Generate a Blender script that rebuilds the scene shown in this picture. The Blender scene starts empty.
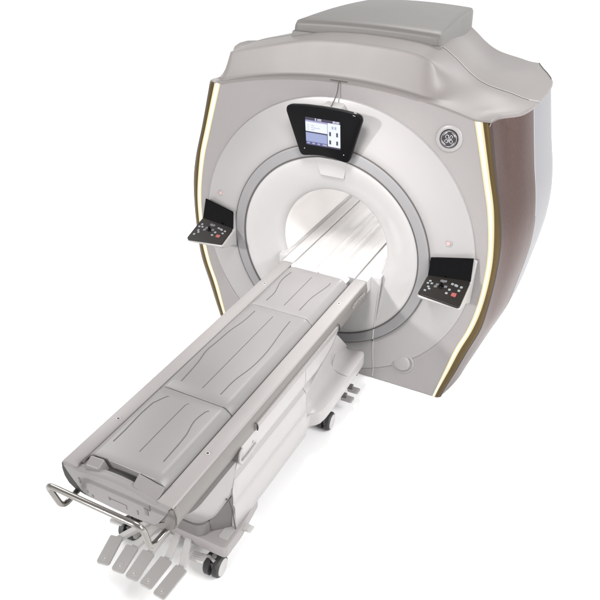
import bpy, bmesh, math, random
from mathutils import Vector, Matrix
R_ = math.radians
random.seed(3)
sc = bpy.context.scene
COL = sc.collection
PI = math.pi

# ------------------------------------------------------------------ materials
def mat(name, col, rough=.4, metal=0., spec=.5, bump=0., bscale=200., coat=0., var=0., emis=None, estr=0., brush=None, mottle=0.):
    m = bpy.data.materials.new(name); m.use_nodes = True
    nt = m.node_tree; N = nt.nodes; L = nt.links
    b = N['Principled BSDF']
    b.inputs['Base Color'].default_value = (*col, 1)
    b.inputs['Roughness'].default_value = rough
    b.inputs['Metallic'].default_value = metal
    b.inputs['Specular IOR Level'].default_value = spec
    b.inputs['Coat Weight'].default_value = coat
    b.inputs['Coat Roughness'].default_value = .12
    tc = N.new('ShaderNodeTexCoord')
    if emis:
        b.inputs['Emission Color'].default_value = (*emis, 1)
        b.inputs['Emission Strength'].default_value = estr
    if bump:
        n = N.new('ShaderNodeTexNoise'); n.inputs['Scale'].default_value = bscale; n.inputs['Detail'].default_value = 3
        L.new(tc.outputs['Object'], n.inputs['Vector'])
        bp = N.new('ShaderNodeBump'); bp.inputs['Strength'].default_value = bump; bp.inputs['Distance'].default_value = .002
        L.new(n.outputs['Fac'], bp.inputs['Height']); L.new(bp.outputs['Normal'], b.inputs['Normal'])
    if var:
        n2 = N.new('ShaderNodeTexNoise'); n2.inputs['Scale'].default_value = 3.0; n2.inputs['Detail'].default_value = 4
        L.new(tc.outputs['Object'], n2.inputs['Vector'])
        mx = N.new('ShaderNodeMix'); mx.data_type = 'RGBA'
        mx.inputs[6].default_value = (*[c * (1 - var) for c in col], 1); mx.inputs[7].default_value = (*[min(1, c * (1 + var)) for c in col], 1)
        L.new(n2.outputs['Fac'], mx.inputs[0]); L.new(mx.outputs[2], b.inputs['Base Color'])
        mr = N.new('ShaderNodeMapRange'); mr.inputs[3].default_value = rough - .06; mr.inputs[4].default_value = rough + .06
        L.new(n2.outputs['Fac'], mr.inputs[0]); L.new(mr.outputs[0], b.inputs['Roughness'])
    if brush:
        mp = N.new('ShaderNodeMapping'); mp.inputs['Scale'].default_value = brush
        L.new(tc.outputs['Object'], mp.inputs['Vector'])
        n3 = N.new('ShaderNodeTexNoise'); n3.inputs['Scale'].default_value = 1.0; n3.inputs['Detail'].default_value = 2
        L.new(mp.outputs[0], n3.inputs['Vector'])
        mx = N.new('ShaderNodeMix'); mx.data_type = 'RGBA'
        mx.inputs[6].default_value = (*[c * .72 for c in col], 1); mx.inputs[7].default_value = (*[min(1, c * 1.3) for c in col], 1)
        L.new(n3.outputs['Fac'], mx.inputs[0]); L.new(mx.outputs[2], b.inputs['Base Color'])
    return m

M = {}
M['cover']   = mat('warm_grey_cover', (0.248, 0.233, 0.231), .38, var=.03, bump=.05, bscale=400)
M['panel']   = mat('light_grey_panel', (0.280, 0.269, 0.268), .34, var=.03, bump=.05, bscale=400)
M['funnel']  = mat('white_gloss_shell', (0.370, 0.361, 0.359), .2, coat=.3, var=.015)
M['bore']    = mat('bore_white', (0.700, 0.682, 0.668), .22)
M['crown']   = mat('crown_cover', (0.195, 0.179, 0.174), .42, var=.03, bump=.05, bscale=400)  # darker than the front cover: light falloff on top put into the colour
M['housing'] = mat('housing_grey', (0.130, 0.124, 0.118), .45, var=.03, bump=.05, bscale=400)  # greyer than the covers: shade on the box put into its base colour
M['ring']    = mat('ring_grey', (0.200, 0.196, 0.200), .35)
M['bridge'] = mat('bridge_white', (.47, .46, .455), .28, bump=.03)
M['fairing'] = mat('fairing_grey', (0.250, 0.240, 0.236), .34, var=.02)
M['brown']   = mat('brushed_mauve_metal', (0.080, 0.052, 0.047), .30, metal=.35, brush=(240, 240, 3), spec=.4)
M['silver']  = mat('silver_blue_panel', (.215, .215, .232), .38, metal=.25)
M['trim']    = mat('bronze_trim', (0.075, 0.049, 0.015), .3, metal=.55)
M['trimdark']= mat('dark_trim', (.045, .032, .028), .35, metal=.3)
M['light']   = mat('strip_light', (.08, .075, .06), .5, spec=.1, emis=(1.0, .945, .78), estr=1.3)
M['lightedge']= mat('strip_edge', (.08, .07, .03), .5, spec=.1, emis=(1.0, .87, .56), estr=.85)
M['black']   = mat('black_plastic', (.0025, .0025, .003), .3, spec=.10)
M['blackg']  = mat('black_glass', (.002, .002, .0025), .15, spec=.10)
M['keypad']  = mat('keypad_charcoal', (.013, .011, .010), .35, spec=.25)
M['white']   = mat('white_plastic', (0.340, 0.331, 0.325), .4)
M['key']     = mat('key_grey', (.20, .21, .22), .5)
M['keydim']  = mat('key_dim', (.10, .10, .105), .5)
M['keyred']  = mat('key_red', (.26, .06, .06), .5)
M['chrome']  = mat('brushed_steel', (0.280, 0.267, 0.252), .2, metal=1.0)
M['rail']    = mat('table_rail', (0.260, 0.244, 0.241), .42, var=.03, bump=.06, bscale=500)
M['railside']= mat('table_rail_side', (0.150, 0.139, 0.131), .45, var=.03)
M['mat']     = mat('table_cradle', (0.200, 0.191, 0.190), .36, var=.05, bump=.10, bscale=600)
M['groove']  = mat('groove_grey', (.07, .06, .058), .6)
M['tbody']   = mat('table_body', (0.345, 0.331, 0.328), .36, var=.02, bump=.04, bscale=400)
M['padline'] = mat('pad_line_grey', (.085, .078, .075), .6)
M['plinth']  = mat('plinth_grey', (0.130, 0.122, 0.120), .42, var=.03)
M['base']    = mat('base_grey', (0.250, 0.234, 0.232), .42, var=.03)
M['endcap']  = mat('end_cap', (0.210, 0.197, 0.197), .42, var=.02)
M['pedal']   = mat('pedal_grey', (0.290, 0.276, 0.271), .45, bump=.1, bscale=500, var=.03)
M['arm']     = mat('pedal_arm', (0.400, 0.387, 0.380), .35)
M['tyre']    = mat('black_rubber', (.030, .030, .030), .55)
M['hub']     = mat('caster_hub', (0.400, 0.385, 0.378), .35)
M['dark']    = mat('dark_gap', (.02, .018, .018), .6)
M['floor']   = mat('studio_white', (.96, .96, .96), .9, spec=.0)
M['mark']    = mat('grey_mark', (.30, .28, .28), .5)
M['darkcap'] = mat('emblem_dark', (.05, .045, .05), .3, metal=.5)
M['emb']     = mat('emblem_silver', (0.360, 0.347, 0.360), .3, metal=.6)
def screen_mat(name, col, s): return mat(name, (.02, .02, .02), .2, spec=.2, emis=col, estr=s * 1.15)
M['sc_white'] = screen_mat('screen_white', (.78, .82, .98), .95)
M['sc_blue']  = screen_mat('screen_blue', (.36, .42, .70), .8)
M['sc_lilac'] = screen_mat('screen_lilac', (.42, .40, .66), .8)
M['sc_navy']  = screen_mat('screen_navy', (.03, .02, .07), .8)
M['sc_mid']   = screen_mat('screen_indigo', (.10, .09, .30), .8)
M['sc_txt']   = screen_mat('screen_text', (.85, .85, .95), 1.)
M['sc_grey']  = screen_mat('screen_grey', (.45, .48, .60), .8)
M['sc_dark']  = screen_mat('screen_dark', (.04, .045, .07), .8)

# ------------------------------------------------------------------ helpers
ORG = {}
def thing(name, loc, label, cat, group=None):
    o = bpy.data.objects.new(name, None); COL.objects.link(o); o.location = loc
    o.empty_display_size = .1
    o['label'] = label; o['category'] = cat
    if group: o['group'] = group
    ORG[o] = Vector(loc); return o
def setm(o, m):
    o.data.materials.append(M[m] if isinstance(m, str) else m)
def build(name, vf, m, parent=None, smooth=True, ang=35, bevel=0, seg=2, label=None):
    v, f = vf
    org = ORG.get(parent, Vector((0, 0, 0)))
    me = bpy.data.meshes.new(name)
    me.from_pydata([tuple(Vector(p) - org) for p in v], [], f)
    me.validate()
    bm = bmesh.new(); bm.from_mesh(me)
    bmesh.ops.remove_doubles(bm, verts=bm.verts, dist=1e-5)
    bmesh.ops.recalc_face_normals(bm, faces=bm.faces)
    if smooth:
        for fc in bm.faces: fc.smooth = True
        for e in bm.edges:
            if len(e.link_faces) == 2 and e.calc_face_angle(0) > R_(ang): e.smooth = False
    bm.to_mesh(me); bm.free()
    o = bpy.data.objects.new(name, me); COL.objects.link(o)
    setm(o, m)
    if parent: o.parent = parent; ORG[o] = org
    if bevel:
        b = o.modifiers.new('bevel', 'BEVEL'); b.width = bevel; b.segments = seg; b.limit_method = 'ANGLE'; b.angle_limit = R_(30)
        b.harden_normals = True
        for e in me.edges: e.use_edge_sharp = False
        for p in me.polygons: p.use_smooth = True
    if label: o['label'] = label
    return o
def join(*vfs):
    V, F = [], []
    for v, f in vfs:
        n = len(V); V += [tuple(p) for p in v]; F += [tuple(i + n for i in q) for q in f]
    return V, F
def box(x0, x1, y0, y1, z0, z1):
    v = [(x, y, z) for x in (x0, x1) for y in (y0, y1) for z in (z0, z1)]
    f = [(0, 1, 3, 2), (4, 6, 7, 5), (0, 4, 5, 1), (2, 3, 7, 6), (0, 2, 6, 4), (1, 5, 7, 3)]
    return v, f
def hexa(b, t):   # 4 bottom, 4 top points
    v = list(b) + list(t)
    return v, [(3, 2, 1, 0), (4, 5, 6, 7), (0, 1, 5, 4), (1, 2, 6, 5), (2, 3, 7, 6), (3, 0, 4, 7)]
def loft(secs, closed=True, cap=True):
    n = len(secs[0]); V = [p for s in secs for p in s]; F = []
    for i in range(len(secs) - 1):
        for j in range(n if closed else n - 1):
            k = (j + 1) % n
            F.append((i * n + j, i * n + k, (i + 1) * n + k, (i + 1) * n + j))
    if cap and closed:
        F.append(tuple(range(n))[::-1]); F.append(tuple((len(secs) - 1) * n + j for j in range(n)))
    return V, F
def xf(vf, Mx): return [tuple(Mx @ Vector(p)) for p in vf[0]], vf[1]
def tube(path, r, n=12, cap=True):
    path = [Vector(p) for p in path]; secs = []
    up = None
    for i, p in enumerate(path):
        t = (path[min(i + 1, len(path) - 1)] - path[max(i - 1, 0)]).normalized()
        if up is None:
            up = Vector((0, 0, 1)) if abs(t.z) < .9 else Vector((1, 0, 0))
        a = t.cross(up).normalized(); b = a.cross(t).normalized(); up = b
        rr = r[i] if isinstance(r, (list, tuple)) else r
        secs.append([tuple(p + rr * (math.cos(2 * PI * k / n) * a + math.sin(2 * PI * k / n) * b)) for k in range(n)])
    return loft(secs, cap=cap)
def rounded(path, r=.03, n=6):
    path = [Vector(p) for p in path]; out = [path[0]]
    for i in range(1, len(path) - 1):
        a, b, c = path[i - 1], path[i], path[i + 1]
        d1 = (a - b); d2 = (c - b); q = min(r, d1.length * .45, d2.length * .45)
        p0 = b + d1.normalized() * q; p2 = b + d2.normalized() * q
        for k in range(n + 1):
            t = k / n; out.append(p0 * (1 - t) ** 2 + b * 2 * t * (1 - t) + p2 * t * t)
    out.append(path[-1]); return out
def lathe(prof, c, axis='y', n=96, arc=None):
    # prof list of (r, d) d along axis ; ring in the perpendicular plane
    secs = []
    for r, d in prof:
        s = []
        for k in range(n):
            a = 2 * PI * k / n; u, w = r * math.cos(a), r * math.sin(a)
            if axis == 'y': s.append((c[0] + u, c[1] + d, c[2] + w))
            elif axis == 'x': s.append((c[0] + d, c[1] + u, c[2] + w))
            else: s.append((c[0] + u, c[1] + w, c[2] + d))
        secs.append(s)
    return secs
def lathed(prof, c, axis='y', n=48, cap=True): return loft(lathe(prof, c, axis, n), True, cap)
def prism(poly, y0, y1):   # poly in xz
    return loft([[(x, y0, z) for x, z in poly], [(x, y1, z) for x, z in poly]])
def roundpoly(pts, r, n=5):
    out = []; m = len(pts)
    for i in range(m):
        a, b, c = Vector(pts[i - 1]), Vector(pts[i]), Vector(pts[(i + 1) % m])
        rr = r[i] if isinstance(r, (list, tuple)) else r
        q = min(rr, (a - b).length * .45, (c - b).length * .45)
        p0 = b + (a - b).normalized() * q; p2 = b + (c - b).normalized() * q
        for k in range(n + 1):
            t = k / n; out.append(tuple(p0 * (1 - t) ** 2 + b * 2 * t * (1 - t) + p2 * t * t))
    return out
def lerp_tab(tab, x):
    if x <= tab[0][0]: return tab[0][1]
    for (a, b), (c, d) in zip(tab, tab[1:]):
        if x <= c: return b + (d - b) * (x - a) / (c - a)
    return tab[-1][1]
def smooth_tab(tab, x):      # monotone-ish cubic through the table
    n = len(tab)
    if x <= tab[0][0]: return tab[0][1]
    if x >= tab[-1][0]: return tab[-1][1]
    for i in range(n - 1):
        if x <= tab[i + 1][0]:
            x0, y0 = tab[i]; x1, y1 = tab[i + 1]; h = x1 - x0; t = (x - x0) / h
            def sl(j):
                if j <= 0: return (tab[1][1] - tab[0][1]) / (tab[1][0] - tab[0][0])
                if j >= n - 1: return (tab[-1][1] - tab[-2][1]) / (tab[-1][0] - tab[-2][0])
                return (tab[j + 1][1] - tab[j - 1][1]) / (tab[j + 1][0] - tab[j - 1][0])
            m0, m1 = sl(i) * h, sl(i + 1) * h
            return (2*t**3-3*t*t+1)*y0 + (t**3-2*t*t+t)*m0 + (-2*t**3+3*t*t)*y1 + (t**3-t*t)*m1
def sst(a, b, x):
    t = max(0, min(1, (x - a) / (b - a))); return t * t * (3 - 2 * t)
def text_obj(name, s, size, Mx, m, parent, depth=.0006, sx=1.0):
    cu = bpy.data.curves.new(name, 'FONT'); cu.body = s; cu.size = size; cu.extrude = depth; cu.align_x = 'CENTER'; cu.align_y = 'CENTER'
    tmp = bpy.data.objects.new('tmp', cu); COL.objects.link(tmp)
    dg = bpy.context.evaluated_depsgraph_get(); me = bpy.data.meshes.new_from_object(tmp.evaluated_get(dg))
    bpy.data.objects.remove(tmp); bpy.data.curves.remove(cu)
    org = ORG.get(parent, Vector((0, 0, 0)))
    me.transform(Matrix.Diagonal((sx, 1, 1, 1))); me.transform(Mx); me.transform(Matrix.Translation(-org))
    o = bpy.data.objects.new(name, me); COL.objects.link(o); me.materials.clear(); setm(o, m); o.parent = parent; ORG[o] = org
    return o
def frame(o, xax, yax):
    xax = Vector(xax).normalized(); z = xax.cross(Vector(yax)).normalized(); y = z.cross(xax)
    return Matrix.Translation(Vector(o)) @ Matrix((xax, y, z)).transposed().to_4x4()

FZ = -.04
# ------------------------------------------------------------------ floor
def cove(a):      # studio floor that curves up into a low far wall all round
    pr = [(0.01, FZ), (12, FZ), (30, FZ)] + [(30 + 4 * math.sin(R_(t)), FZ + 4 * (1 - math.cos(R_(t)))) for t in range(10, 91, 10)] + [(34, 8)]
    return [(r * math.cos(a), r * math.sin(a), z) for r, z in pr]
bpy_floor = build('floor', loft([cove(2 * PI * k / 64) for k in range(65)], closed=False), 'floor')
bpy_floor['kind'] = 'structure'

# ================================================================== SCANNER
CZ = .8727
scan = thing('mri_scanner', (0, .7, FZ), 'white medical scanner with round bright bore, brown side panels and glowing edge strips', 'scanner')
INNER = [(-.03, .780), (.02, .791), (.2, .830), (.383, .870), (.53, .917), (.686, .946), (.87, .957), (1.063, .949), (1.287, .906), (1.423, .864), (1.598, .808), (1.76, .755)]
MID   = [(-.03, .793), (.016, .803), (.2, .852), (.378, .896), (.53, .943), (.682, .972), (.87, .984), (1.05, .977), (1.301, .934), (1.484, .878), (1.75, .795), (1.77, .788)]
OUTER = [(-.035, .825), (.04, .845), (.2, .893), (.365, .938), (.554, .992), (.74, 1.010), (.925, 1.016), (1.12, 1.006), (1.282, .973), (1.488, .908), (1.751, .832), (1.78, .824)]
inn = lambda z: smooth_tab(INNER, z); mid = lambda z: smooth_tab(MID, z); out = lambda z: smooth_tab(OUTER, z)
def brow(x): return 1.858 - .098 * (abs(x) / .747) ** 2.0
FY = .065
# front plate : polar grid between circle R=.9 and outline
def radius_to_outline(a):
    dx, dz = math.cos(a), math.sin(a)
    lo, hi = .3, 2.0
    for _ in range(40):
        m_ = (lo + hi) / 2; x = abs(m_ * dx); z = CZ + m_ * dz
        if z < -.035 or z > brow(x) or x > (inn(z) if z > -.03 else .775): hi = m_
        else: lo = m_
    return lo
angs = [2 * PI * k / 240 for k in range(240)]
corner = [math.atan2(brow(.747) - CZ, .747), math.atan2(-.035 - CZ, .775)]
angs += [c % (2 * PI) for c in corner] + [(PI - c) % (2 * PI) for c in corner]
angs = sorted(set(angs))
def pans(r, a):  # y height of the central raised panel border, fades at the bottom
    return sst(-.5, .3, math.sin(a))
def panel_y(r, a=PI / 2):
    h = .2 + .8 * sst(-.75, .1, math.sin(a))
    if r <= .66: return .004
    t = (r - .66) / (.885 - .66)
    base = .004 + (.050 - .004) * max(0, min(1, t)) ** 1.3
    return base + (FY - .050) * (1 - h) * max(0, min(1, t)) ** 2
secs = []
for a in angs:
    ro = radius_to_outline(a); ri = min(.9, ro - .002)
    s = []
    for r in (ri, ri + (ro - ri) * .25, ri + (ro - ri) * .5, ri + (ro - ri) * .75, ro):
        s.append((r * math.cos(a), FY, CZ + r * math.sin(a)))
    # return edge backwards
    s.append((ro * math.cos(a), FY + .05, CZ + ro * math.sin(a)))
    secs.append(s)
secs.append(secs[0])
build('front_cover', loft(secs, closed=False), 'cover', scan)
# centre panel annulus
secs = []
for a in angs:
    ro = radius_to_outline(a); s = []
    rim = min(.9, ro - .002)
    for r, yy in [(.652, .02), (.652, .006), (.656, .004)] + [(q, None) for q in (.70, .75, .80, .85)] + [(rim - .012, None), (rim - .004, 'e'), (rim, FY + .002)]:
        if r > rim: r = rim
        if yy is None: yy = panel_y(r, a)
        elif yy == 'e': yy = panel_y(r, a) + .003
        s.append((r * math.cos(a), yy, CZ + r * math.sin(a)))
    secs.append(s)
secs.append(secs[0])
build('centre_panel', loft(secs, closed=False), 'panel', scan, ang=50)
# grey ring
C0 = (0, 0, CZ)
build('trim_ring', lathed([(.652, .03), (.652, -.001), (.649, -.004), (.640, -.005), (.596, -.005), (.589, -.004), (.586, -.001), (.583, .03)], C0, n=160, cap=False), 'ring', scan, ang=60)
build('ring_seam', join(lathed([(.6545, .012), (.6545, -.0035), (.6505, -.0045), (.6505, .012)], C0, n=160, cap=False), lathed([(.5865, .02), (.5865, -.0045), (.5805, -.003), (.5805, .02)], C0, n=160, cap=False)), 'groove', scan)
# funnel and bore
FP = [(.581, .004), (.57, .003), (.54, .011), (.50, .025), (.45, .045), (.41, .062), (.385, .074), (.371, .083), (.361, .092), (.355, .103), (.351, .120)]
fun = build('bore_funnel', lathed(FP, C0, n=160, cap=False), 'funnel', scan, ang=60)
build('bore_tube', lathed([(.351, .120), (.348, .15), (.346, .20), (.345, .3), (.345, .7), (.345, 1.0), (.347, 1.2), (.375, 1.27), (.43, 1.33)], C0, n=160, cap=False), 'bore', scan, ang=60)
def surf_y(x, z):
    r = math.hypot(x, z - CZ); a = math.atan2(z - CZ, x)
    if r < .581: return lerp_tab(sorted([(p[0], p[1]) for p in FP]), r)
    if r < .652: return -.005
    if r < .895: return panel_y(r, a)
    return FY
# vertical cover seams, left and right of the table
for s in (1, -1):
    pts = []
    z = .75
    while z > -.03:
        x = s * (.352 - .0 * z); pts.append((x, min(surf_y(x, z), smooth_tab([(.40, .004), (.54, .014), (.7525, .042)], z) if z > .40 else 9) - .001, z)); z -= .012
    build('cover_seam', tube(pts, .0042, 6), 'white', scan)
    build('ring_joint', box(s * .352 - .003, s * .352 + .003, -.0075, .01, CZ - .56, CZ - .46), 'dark', scan)

# side frames
def curve_pts(fn, z0, z1, n): return [(fn(z0 + (z1 - z0) * k / n), z0 + (z1 - z0) * k / n) for k in range(n + 1)]
ZT = 1.765
def ztop(s): return ZT
for s in (1, -1):
    lab = 'right' if s > 0 else 'left'
    n = 60; zz = [-.03 + (1.753 + .03) * k / n for k in range(n + 1)]
    a0 = []; a1 = []; a2 = []
    secs = []
    for z in zz:
        i, m_ = inn(z), mid(z)
        secs.append([(s * (i + .005), FY + .01, z), (s * (i + .007), FY - .001, z), (s * (i + .012), FY - .0045, z), (s * (m_ - .012), FY - .0050, z), (s * (m_ - .008), FY - .002, z), (s * (m_ - .006), FY + .01, z)])
    sl = build('light_strip', loft(secs, closed=True, cap=True), 'light', scan, ang=60)
    # warm coloured edges of the light guide
    for side in (0, 1):
        se = []
        for z in zz:
            i, m_ = inn(z), mid(z)
            x0 = i - .001 if side == 0 else m_ - .008
            x1 = i + .006 if side == 0 else m_ + .002
            se.append([(s * x0, FY - .0022, z), (s * x1, FY - .0022, z), (s * x1, FY + .012, z), (s * x0, FY + .012, z)])
        build('diffuser_edge', loft(se), 'lightedge', sl)
    secs = []
    for z in zz:
        m_, o_ = mid(z) + .002, out(z)
        secs.append([(s * m_, FY + .004, z), (s * (m_ + .004), FY - .005, z), (s * (m_ * .45 + o_ * .55), FY - .004, z), (s * (o_ - .004), FY + .004, z), (s * o_, FY + .015, z), (s * o_, FY + .05, z), (s * m_, FY + .05, z)])
    build('edge_trim', loft(secs), 'trim', scan, ang=50)
    secs = []
    for z in zz:
        o_ = out(z)
        secs.append([(s * (o_ - .008), FY + .004, z), (s * (o_ + .003), FY + .008, z), (s * (o_ + .006), FY + .02, z), (s * (o_ - .004), FY + .04, z)])
    build('outer_trim', loft(secs), 'trimdark', scan, ang=50)

# side panels : offset from the front corner as a function of depth
STOP = [(.09, .0), (.12, .035), (.165, .13), (.192, .28), (.215, .48), (.245, .68), (.30, .83), (.38, .93), (.56, 1.0), (.77, .96), (.92, .83), (1.06, .56), (1.20, .2), (1.33, -.12)]
SLOW = [(.09, .0), (.14, .2), (.19, .42), (.245, .62), (.30, .77), (.38, .92), (.56, 1.0), (.77, .96), (.92, .83), (1.06, .56), (1.20, .2), (1.33, -.12)]
AMP = [(-.04, .055), (.2, .06), (.5, .075), (.8, .095), (1.0, .115), (1.3, .132), (1.55, .148), (1.76, .160)]
def side_x(z, y, left=False):
    w = sst(1.25, 1.74, z)
    o = (smooth_tab(STOP, y) * w + smooth_tab(SLOW, y) * (1 - w))
    if left:
        o2 = smooth_tab([(.09, -.1), (.2, -.40), (.3, -.3), (.42, .2), (.55, .75), (.7, 1.0), (.85, .98), (1.06, .56), (1.33, -.12)], y)
        o = o2 * w + o * (1 - w)
    return out(z) + .002 + lerp_tab(AMP, z) * o
def side_top(y):   # the top edge of the side follows the crown shoulder
    return 1.762 + .018 * sst(.1, .4, y) - .022 * sst(.6, 1.33, y)
for s in (1, -1):
    def strip(y0, y1, ny, inset=0., top=0.):
        secs = []
        for j in range(ny + 1):
            y = y0 + (y1 - y0) * j / ny; zt = side_top(y) + top
            secs.append([(s * (side_x(min(z, 1.77), y, s < 0) - inset), y, z) for z in [-.035 + (zt + .035) * (k / 56) for k in range(57)]])
        return loft(secs, closed=False)
    build('side_panel', strip(.085, .380, 24), 'brown', scan, ang=60)
    build('side_seam', strip(.380, .392, 2, -.001), 'silver', scan, ang=60)
    build('silver_panel', strip(.392, .93, 20), 'silver', scan, ang=60)
    build('rear_panel', strip(.93, 1.335, 16, 0., .010), 'brown', scan, ang=60)
# rear cover
poly = [(-out(z), z) for z in [-.035 + 1.79 * k / 20 for k in range(21)]] + [(out(z), z) for z in [-.035 + 1.79 * k / 20 for k in range(20, -1, -1)]]
secs = []
for a in angs:
    ro = radius_to_outline(a)
    secs.append([(r * math.cos(a), yy, CZ + r * math.sin(a)) for r, yy in ((.43, 1.33), (.6, 1.35), (ro * .85, 1.35), (ro * .93, 1.34), (ro - .03, 1.325))])
secs.append(secs[0])
build('rear_cover', loft(secs, closed=False), 'cover', scan)

# crown : height field
def fprof(x, y):
    left = x < 0
    x = abs(x) + .15 * sst(.42, 1.3, y)
    tl = smooth_tab([(0, 2.035), (.2, 2.025), (.37, 1.997), (.56, 1.955), (.70, 1.922), (.76, 1.90), (.82, 1.865), (1.0, 1.835), (1.2, 1.82)], x)
    t = [(0, 2.035), (.2, 2.03), (.34, 2.02), (.42, 2.005), (.48, 1.975), (.54, 1.935), (.60, 1.89), (.66, 1.855), (.72, 1.833), (.84, 1.81), (1.0, 1.787), (1.2, 1.775)]
    zr = smooth_tab(t, x)
    if left:
        b_ = 1 - sst(.5, 1.1, y); return tl * b_ + zr * (1 - b_)
    return zr
def crown_z(x, y, edge):
    b = brow(min(abs(x), .8)); tgt = fprof(x, y)
    if y < .115 and x < .45: return b + .004 * sst(.065, .075, y)
    # right hand and left hand ends of the facade are filleted
    k = sst(.45, .66, x)
    w = .055 + .20 * k
    z = b + .004 + (tgt - b - .004) * (ramp(.112, .112 + w, y) * (1 - k) + sst(.03, .40, y) * k)
    z -= .03 * sst(.45, 1.3, y)
    return z
NX, ys = 72, [.062, .066, .072, .08, .09, .10, .108, .112, .115, .118, .122, .128, .136, .145, .153, .158, .162, .166, .170, .176, .187, .2, .22, .245, .27, .3, .34, .38, .43, .5, .6, .7, .8, .9, 1.0, 1.1, 1.2, 1.27, 1.31, 1.335]
def ramp(a, b, x):
    t = max(0, min(1, (x - a) / (b - a)))
    r = .14
    if t < r: return t * t / (2 * r) / (1 - r)
    if t > 1 - r: return 1 - (1 - t) ** 2 / (2 * r) / (1 - r)
    return (t - r / 2) / (1 - r)
def crown_grid(ysel):
    secs = []
    for y in ysel:
        xe = side_x(1.762, max(y, .09), False) + .004; xl = side_x(1.762, max(y, .09), True) + .004
        row = []
        for k in range(NX + 1):
            u = -1 + 2 * k / NX; x = u * (xe if u > 0 else xl)
            ed = 1 - abs(u)
            z = crown_z(x, y, ed)
            zt = side_top(y)
            wv = sst(0, .16, ed)
            if u < 0: wv = sst(0, .05, ed); zt = zt + .045 * sst(.10, .40, y) * (1 - sst(.7, 1.2, y))
            z = zt + .006 + (z - zt - .006) * wv
            row.append((x, y, z))
        # rolled edge
        row = [(row[0][0] - .0, y, row[0][2] - .022), (row[0][0] - .006, y, row[0][2] - .008)] + row + [(row[-1][0] + .006, y, row[-1][2] - .008), (row[-1][0], y, row[-1][2] - .022)]
        if y == ysel[0] and y < .07: row = [(p[0], y, p[2] - .0) for p in row]
        secs.append(row)
    return secs
sF = crown_grid([y for y in ys if y <= .43]); 
front_lip = [(p[0], .064, p[2] - .012) for p in sF[0]]
build('crown_cover', loft([front_lip] + sF, closed=False), 'crown', scan, ang=50)
sR = crown_grid([.434, .44] + [y for y in ys if y > .44])
sR.append([(p[0], 1.34, p[2] - .05) for p in sR[-1]])
build('rear_crown_cover', loft(sR, closed=False), 'crown', scan, ang=50)
seam = crown_grid([.428, .438])
build('crown_seam', loft([[(p[0], p[1], p[2] + .0022) for p in r] for r in seam], closed=False), 'white', scan)
# top housing box
secs = []
def hsec(y, hw, zb, zt, n=24):
    # bottom open to crown, rounded top corners
    pts = [(-hw - .012, zb), (-hw, zt - .02), (-hw + .006, zt - .006), (-hw + .02, zt)]
    for k in range(1, n): 
        u = -1 + 2 * k / n; pts.append(((hw - .02) * u, zt + .012 * (1 - u * u)))
    pts += [(hw - .02, zt), (hw - .006, zt - .006), (hw, zt - .02), (hw + .012, zb)]
    return [(x, y, z) for x, z in pts]
hs = [hsec(.385, .43, 1.93, 1.955), hsec(.388, .432, 1.93, 2.04), hsec(.393, .434, 1.93, 2.055), hsec(.41, .434, 1.93, 2.066)]
for k in range(1, 13):
    t = k / 12; hs.append(hsec(.41 + .92 * t, .434 - .084 * t, 1.93 - .10 * t, 2.066 - .026 * t + .012 * math.sin(PI * t)))
hs.append(hsec(1.338, .346, 1.83, 2.03)); hs.append(hsec(1.34, .344, 1.83, 1.9))
V, F = loft(hs, closed=False); n_ = len(hs[0]); F.append(tuple(range(n_))); F.append(tuple(len(V) - n_ + j for j in range(n_))[::-1])
build('top_housing', (V, F), 'housing', scan, ang=40)
build('housing_ledge', hexa([(-.45, .36, 1.96), (.45, .36, 1.96), (.45, .42, 1.96), (-.45, .42, 1.96)], [(-.442, .372, 2.012), (.442, .372, 2.012), (.442, .42, 2.012), (-.442, .42, 2.012)]), 'housing', scan, bevel=.006)

# emblem
ex, ez = .640, 1.647
build('badge_surround', lathed([(.072, .004), (.071, -.004), (.066, -.008), (.052, -.0085), (.049, -.004), (.049, .004)], (ex, FY, ez), n=64, cap=False), 'panel', scan, ang=50)
bdg = build('badge', lathed([(.0485, .004), (.0485, -.004), (.047, -.006), (.0, -.006)], (ex, FY, ez), n=64, cap=False), 'darkcap', scan)
def ring_pts(cx, cz, r, a0, a1, n=20): return [(cx + r * math.cos(a0 + (a1 - a0) * k / n), FY - .0075, cz + r * math.sin(a0 + (a1 - a0) * k / n)) for k in range(n + 1)]
em = [tube(ring_pts(ex, ez, .0405, 0, 2 * PI, 40), .0016, 6)]
for k in range(4):
    a = PI / 4 + k * PI / 2
    em.append(tube(ring_pts(ex, ez, .0345, a - .5, a + .42, 12), [.0006 + .0028 * math.sin(PI * i / 12) for i in range(13)], 6))
def sp(pts): return tube([(ex + x, FY - .0078, ez + z) for x, z in pts], .0020, 6)
def curl(cx, cz, r, a0, a1, n=14): return [(cx + r * math.cos(a0 + (a1 - a0) * k / n), cz + r * math.sin(a0 + (a1 - a0) * k / n)) for k in range(n + 1)]
# interlaced script monogram: G on the left, E on the right
em += [sp(curl(-.0105, .0115, .0085, -.9, 4.2) ), sp([(-.0165, .005), (-.010, .001), (-.002, -.002), (-.001, -.010), (-.004, -.018), (-.012, -.021)]), sp(curl(-.0125, -.0125, .0078, -1.6, 3.9)),
       sp(curl(.012, .0135, .0065, 3.3, -1.2)), sp([(.0055, .013), (.004, .005), (.009, .001), (.015, .002)]), sp([(.009, .001), (.003, -.004), (.0035, -.012), (.009, -.019)]), sp(curl(.0135, -.0115, .0082, -2.3, 3.2)), sp([(-.006, .02), (.0, .008), (.001, -.006), (-.002, -.012)])]
build('monogram', join(*em), 'emb', bdg)
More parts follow.
